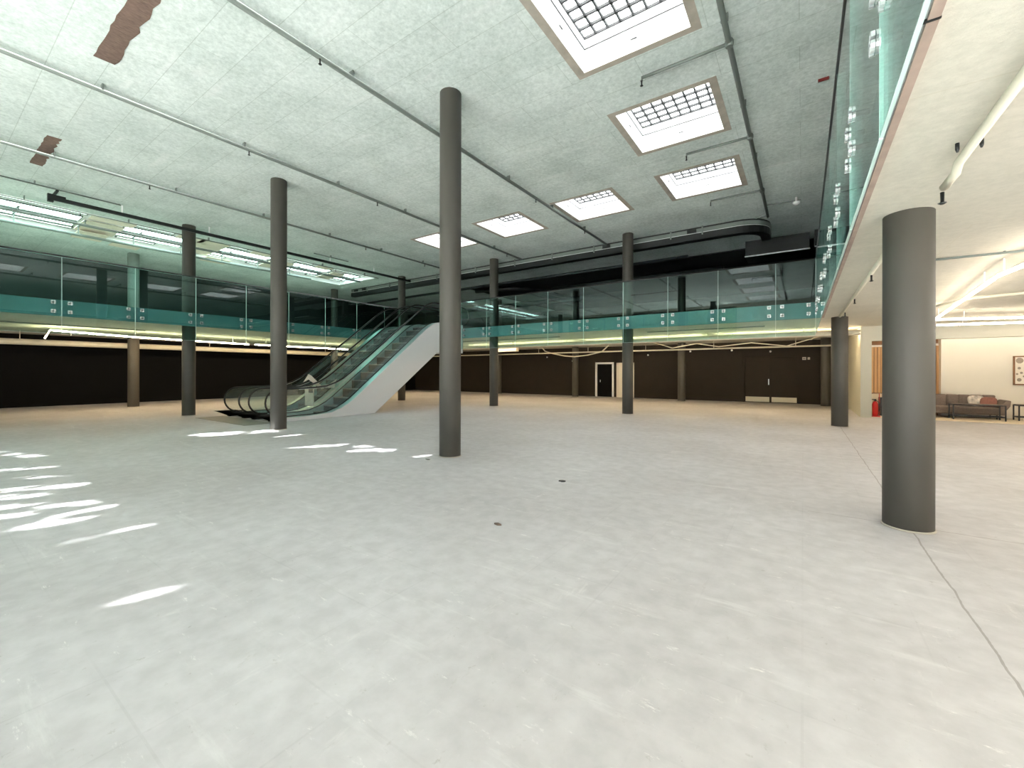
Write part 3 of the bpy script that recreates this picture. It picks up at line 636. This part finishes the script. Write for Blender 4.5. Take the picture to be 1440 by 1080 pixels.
def lamp_tube(P, lab, m='led', r=0.022, group='tube lights'):
    a = Vector(P[0]); t = thing('tube_light', lab, 'tube light', P[0], group)
    MB().tube(P, r, 8).build('tube', M[m], t)
    MB().tube([(x, y, z+r+0.014) for x, y, z in P], 0.014, 6).build('carrier', M['white'], t)
    for p in (Vector(P[0]).lerp(Vector(P[-1]), 0.1), Vector(P[0]).lerp(Vector(P[-1]), 0.9)): MB().box(p.x-0.008, p.x+0.008, p.y-0.008, p.y+0.008, 3.0, ZS).build('hanger', M['white'], t)
    return t
lamp_tube([(-23.7, 3.1, 2.86), (-22.4, 3.05, 3.08), (-22.6, 5.6, 3.0), (-22.9, 9.9, 2.96)], 'bent warm light tube dropping under the left balcony', 'led_back')
lamp_tube([(-22.9, 10.2, 2.96), (-22.9, 15.5, 2.96)], 'warm light tube under the left balcony seen behind the dark column', 'led_back')
lamp_tube([(-22.9, 16.2, 2.96), (-22.9, 23.0, 2.96)], 'warm light tube at the far end under the left balcony', 'led_back')
lamp_tube([(-17.0, 20.0, 3.05), (-9.8, 20.0, 3.05)], 'warm light tube under the back balcony behind the slim column', 'led_back')
lamp_tube([(-9.2, 20.0, 3.05), (-3.6, 20.0, 3.05)], 'warm light tube under the back balcony at the doorway', 'led_back')
lamp_tube([(-3.0, 20.0, 3.05), (2.3, 20.0, 3.05)], 'warm light tube running into the right corner column', 'led_back')
lamp_tube([(2.9, 15.65, 3.02), (2.38, 9.38, 3.02)], 'slanting white light tube on the right soffit beside the broad column')
lamp_tube([(2.36, 9.2, 3.02), (2.5, 7.0, 3.02)], 'white light tube on the right soffit nearest the picture edge')
lamp_tube([(2.9, 15.75, 3.02), (9.0, 17.9, 3.02)], 'upper long light tube crossing the right soffit')
lamp_tube([(3.3, 17.6, 3.02), (9.0, 18.9, 3.02)], 'middle long light tube crossing the right soffit')
lamp_tube([(2.7, 20.9, 2.98), (9.0, 21.3, 2.98)], 'lowest light tube in front of the lounge wall')
for k, (x, y) in enumerate(((5.4, -3.5), (5.4, 1.0), (5.4, 5.5), (5.4, 10.0))):  # tubes added out of view to brighten the right soffit
    lamp_tube([(x, y, 3.02), (x, y+3.0, 3.02)], 'added out of view light tube far right on the soffit, %s from the front' % ('first', 'second', 'third', 'fourth')[k], 'led_added')
# right soffit pipes
t = thing('soffit_pipe', 'cream pipe with a hanging sprinkler on the soffit above the broad column', 'pipe', (1.0, 0, 3.15))
MB().tube([(0.97, -5.9, 3.19), (0.97, 4.55, 3.19), (0.97, 4.62, 3.14), (0.94, 4.8, 3.10)], 0.03, 12).build('pipe', M['cream_pipe'], t)
for x, y in ((0.91, 4.3), (1.03, 4.3)): MB().lathe(x, y, [(0.006, 3.18), (0.012, 3.2), (0.012, ZS)], 8).build('anchor', M['black'], t)
head(0.94, 4.85, 2.98, t)
t = thing('soffit_pipe', 'cream pipe along the right soffit from behind the broad column to the corner column', 'pipe', (0.85, 7, 3.15))
MB().tube([(0.9, 6.6, 3.18), (0.86, 15.0, 3.18)], 0.032, 12).build('pipe', M['cream_pipe'], t)
for y in (8.6, 11.2, 13.6): head(0.88, y, 3.02, t)
tubeobj('conduit', [(1.15, 8.4, 3.22), (5.5, 8.6, 3.22)], 0.016, 'pipe', 'thin conduit crossing the right soffit behind the broad column', 'conduit')
tubeobj('conduit', [(2.0, 15.5, 3.15), (2.9, 12.6, 3.15), (4.6, 12.0, 3.15)], 0.03, 'cream_pipe', 'cream pipe run right of the broad column below the slanting light', 'conduit')
for k, (x, y, z) in enumerate(((-14.9, 25.955, 2.6), (-12.9, 25.955, 2.3), (-7.8, 25.955, 2.6), (-1.4, 25.955, 2.65), (-3.0, 24.2, 2.68), (-5.0, 24.2, 2.68))):
    t = MB().lathe(x, y, [(0.01, z), (0.045, z+0.02), (0.05, z+0.06), (0.03, z+0.10)], 10).build('detector', M['white'])
    tag(t, ['tiny white detector on the dark back wall near the slim column', 'tiny white detector on the wall left of the doorway', 'tiny white detector on the wall right of the pale door', 'tiny white detector above the dark double door', 'small white detector under the conduit left of the double door', 'small white detector under the conduit beside the olive column'][k], 'detector')
t = thing('wall_sign', 'small pale sign on the dark wall right of the double door', 'sign', (0.1, 25.98, 2.3))
MB().box(-0.02, 0.14, 25.97, 25.995, 2.24, 2.38).build('plate', M['plaster'], t); MB().box(0.01, 0.11, 25.965, 25.97, 2.29, 2.32).build('mark', M['black'], t)
tag(MB().box(0.2, 0.3, 25.96, 25.995, 2.25, 2.37).build('alarm_box', M['plaster']), 'tiny pale box beside the small sign at the double door', 'alarm')

# ================================================================ lounge on the right
tag(MB().box(2.0, XR-0.02, 19.72, 21.79, 0.0, 0.02).build('carpet', M['carpet']), 'cream floor covering under the sofa in the lounge', 'carpet')
t = thing('slat_screen', 'vertical oak slat screen beside the cream lounge wall', 'screen', (2.0, 22.1, 0))
sl = MB(); x = 2.04
while x < 4.15: sl.box(x, x+0.085, 22.12, 22.2, 0.8, 2.62); x += 0.105
sl.build('slats', M['wood'], t); MB().box(2.02, 4.19, 22.1, 22.2, 2.62, 2.70).build('top_rail', M['cream_wall'], t)
tag(MB().box(2.05, 2.6, 21.4, 22.05, 0.02, 0.78).build('cabinet', M['carpet'], bevel=0.01), 'low pale cabinet below the slat screen', 'cabinet')
tag(MB().box(2.34, 2.75, 20.4, 20.9, 0.02, 0.68).build('black_box', M['black'], bevel=0.01), 'black box beside the fire extinguisher', 'box')
t = thing('fire_extinguisher', 'red fire extinguisher standing at the lounge entrance', 'fire extinguisher', (2.14, 19.85, 0.02))
MB().lathe(2.14, 19.85, [(0.07, 0.05), (0.085, 0.07), (0.085, 0.47), (0.06, 0.54), (0.028, 0.57)], 20).build('cylinder', M['red'], t)
MB().lathe(2.14, 19.85, [(0.026, 0.57), (0.03, 0.62)], 12).build('valve', M['black'], t)
MB().box(2.05, 2.17, 19.83, 19.87, 0.62, 0.65).build('lever', M['black'], t)
MB().tube([(2.16, 19.85, 0.6), (2.24, 19.84, 0.55), (2.26, 19.83, 0.35), (2.24, 19.83, 0.2)], 0.012, 8).build('hose', M['black'], t)
b = MB(); b.box(2.0, 2.28, 19.76, 19.94, 0.02, 0.05); b.tube([(2.02, 19.93, 0.05), (2.02, 19.93, 0.85), (2.26, 19.93, 0.85), (2.26, 19.93, 0.05)], 0.012, 8); b.build('stand', M['red'], t)
# sofa
t = thing('sofa', 'long taupe sofa with channelled back against the cream wall', 'sofa', (4.4, 21.4, 0.02))
MB().box(3.1, 5.6, 20.95, 21.72, 0.16, 0.42).build('seat', M['sofa'], t, bevel=0.05)
b = MB(); x = 3.1
while x < 5.2: b.box(x+0.004, x+0.296, 21.5, 21.74, 0.40, 0.82); x += 0.3
b.build('backrest', M['sofa'], t, bevel=0.035)
arm = []; 
for k in range(7): a = -0.2+k*0.32; arm.append((5.45+0.22*math.sin(a), 0.55-0.25*math.cos(a)))
MB().prism([(5.45, 0.30), (5.62, 0.34), (5.70, 0.48), (5.72, 0.66), (5.62, 0.68), (5.5, 0.55), (5.42, 0.44)], 'y', 20.97, 21.72).build('armrest', M['sofa'], t, bevel=0.03)
for x in (3.2, 5.4):
    for y in (21.02, 21.65): MB().lathe(x, y, [(0.014, 0.02), (0.022, 0.17)], 8).build('leg', M['black'], t)
def pillow(cx, cy, cz, sx, sy, sz, rx, rz, m, lab):
    b = MB(); bmesh.ops.create_uvsphere(b.bm, u_segments=20, v_segments=12, radius=1)
    for v in b.bm.verts:
        x, y, z = v.co; v.co = Vector((math.copysign(abs(x)**0.6, x)*sx, y*sy, math.copysign(abs(z)**0.6, z)*sz))
    for f in b.bm.faces: f.smooth = True
    o = b.build('cushion', M[m]); o.location = (cx, cy, cz); o.rotation_euler = (rx, 0, rz); tag(o, lab, 'cushion')
pillow(5.0, 21.36, 0.62, 0.24, 0.07, 0.19, -0.3, 0.3, 'cushion', 'cream and black checked cushion leaning on the sofa back')
pillow(5.25, 21.2, 0.60, 0.2, 0.07, 0.17, -0.35, -0.4, 'cushion_r', 'rust cushion at the arm of the sofa')
def metal_table(x0, x1, y0, y1, h, lab, glass_top=True):
    t = thing('metal_table', lab, 'table', ((x0+x1)/2, (y0+y1)/2, 0.02)); r = 0.016
    for x in (x0, x1):
        for y in (y0, y1): MB().box(x-r, x+r, y-r, y+r, 0.02, h).build('leg', M['black'], t)
    b = MB()
    for z in (h, 0.14):
        for y in (y0, y1): b.box(x0, x1, y-r, y+r, z-r, z+r)
        for x in (x0, x1): b.box(x-r, x+r, y0, y1, z-r, z+r)
    b.build('frame', M['black'], t); MB().box(x0, x1, y0, y1, h+r, h+r+0.01).build('table_top', M['sofa'], t)
metal_table(4.22, 5.42, 20.35, 20.85, 0.52, 'low black metal frame coffee table before the sofa')
metal_table(5.85, 6.4, 20.85, 21.3, 0.52, 'black metal side table at the right edge of the photo')
t = thing('framed_print', 'framed botanical print on the cream lounge wall', 'picture', (6.35, 21.78, 1.7))
b = MB(); b.box(5.97, 6.72, 21.75, 21.795, 1.18, 1.22).box(5.97, 6.72, 21.75, 21.795, 2.14, 2.18).box(5.97, 6.01, 21.75, 21.795, 1.2, 2.16).box(6.68, 6.72, 21.75, 21.795, 1.2, 2.16); b.build('frame', M['wood_back'], t)
MB().box(6.0, 6.69, 21.775, 21.79, 1.21, 2.15).build('sheet', M['paper'], t)
b = MB(); rnd = random.Random(3)
for x, z, r in ((6.12, 2.02, 0.09), (6.11, 1.76, 0.04), (6.06, 1.56, 0.03), (6.16, 1.6, 0.035), (6.11, 1.36, 0.055), (6.22, 1.48, 0.03), (6.42, 1.9, 0.07), (6.5, 1.6, 0.05), (6.4, 1.4, 0.06)):
    b.prism([(x+r*math.cos(k*PI/5), z+r*1.1*math.sin(k*PI/5)) for k in range(10)], 'y', 21.772, 21.776)
b.build('printed_shapes', M['print'], t)

# debris on the floor
def crumb(x, y, sx, sy, lab, m='brown'):
    P = [(x+sx*math.cos(a)*random.uniform(.6, 1), y+sy*math.sin(a)*random.uniform(.6, 1)) for a in [k*PI/5 for k in range(10)]]
    tag(MB().prism(P, 'z', 0.0, 0.012).build('debris', M[m]), lab, 'debris')
crumb(-2.9, 5.5, 0.07, 0.05, 'small dark scrap on the floor right of the centre column', 'black')
crumb(-2.63, 3.55, 0.05, 0.03, 'tiny brown scrap on the floor in front of the centre column')
crumb(-5.62, 5.45, 0.06, 0.02, 'tiny green grey scrap at the foot of the centre column', 'mat_floor')

# ================================================================ trees outside the windows
def floor_pt(u, v):
    f, th, hy = 592.6, .604, 523.1; a = (u-720)/f; c, s = math.cos(th), math.sin(th); t = 1.6/((v-hy)/f)
    return ((c*a-s)*t, (s*a+c)*t)
GAPS = [((0, 637), (52, 643), .10), ((0, 652), (52, 650), .09), ((0, 663), (73, 657), .09), ((10, 673), (90, 671), .07), ((0, 690), (108, 684), .10), ((0, 702), (62, 696), .09), ((0, 716), (60, 712), .10),
        ((60, 712), (130, 708), .05), ((0, 728), (60, 722), .07), ((45, 740), (120, 732), .07), ((80, 728), (155, 713), .06), ((0, 757), (28, 754), .05), ((100, 762), (232, 735), .03), ((165, 847), (250, 828), .005),
        ((288, 612), (400, 606), .30), ((335, 618), (425, 611), .12), ((415, 630), (478, 626), .10), ((500, 634), (570, 632), .12), ((588, 642), (618, 641), .08), ((505, 628), (540, 628), .08), ((880, 645), (925, 640), .05)]
GAPS = [(Vector(floor_pt(*a)), Vector(floor_pt(*c)), r) for a, c, r in GAPS]
def in_gap(p, m):
    t = p.z/SUN_TAN; q = Vector((p.x+SUN_DIR.x*t, p.y+SUN_DIR.y*t))
    for a, c, r in GAPS:
        d = c-a; k = max(0, min(1, (q-a).dot(d)/max(d.length_squared, 1e-6)))
        if (q-a-d*k).length < r+m: return True
    return False
def tree(x, y, zc, rx, rz, n, lab, seed):
    rnd = random.Random(seed)
    t = thing('tree', lab, 'tree', (x, y, -0.05), 'trees outside the front windows')
    MB().tube([(x, y, -0.05), (x+0.1, y+0.05, 1.5), (x-0.05, y, 3.2), (x+0.05, y, zc)], [0.22, 0.17, 0.14, 0.06], 10).build('trunk', M['bark'], t)
    b = MB(); s = 0.13
    for k in range(n):
        p = Vector((x+rx*rnd.uniform(-1, 1), y+rnd.uniform(-1.3, 1.3), zc+rz*rnd.uniform(-1, 1)))
        if ((p.x-x)/rx)**4+((p.z-zc)/rz)**4 > 1 or (in_gap(p, s*0.45) and rnd.random() < 0.95): continue
        n1 = Vector((rnd.gauss(0, .6), rnd.gauss(0, 1)+1.2, rnd.gauss(0, .6)-0.6)).normalized(); u = n1.orthogonal().normalized(); v = n1.cross(u); a = rnd.uniform(0, PI)
        u, v = u*math.cos(a)+v*math.sin(a), v*math.cos(a)-u*math.sin(a)
        b.bm.faces.new([b.bm.verts.new(p+u*s), b.bm.verts.new(p+v*s*0.55), b.bm.verts.new(p-u*s), b.bm.verts.new(p-v*s*0.55)])
    o = b.build('foliage', M['leaf'], t); o['kind'] = 'stuff'
for k, (x, lab) in enumerate(((-20.5, 'leafy tree left of the front windows'), (-16.6, 'leafy tree before the left part of the front windows'), (-12.8, 'leafy tree before the middle of the front windows'), (-9.0, 'leafy tree before the right part of the front windows'), (-5.2, 'leafy tree right of the front windows'))):
    tree(x, -11.0-0.2*(k % 2), 6.3 if k < 3 else 7.5, 2.55, 4.1 if k < 3 else 2.9, 23000 if k < 3 else 17000, lab, 10+k)
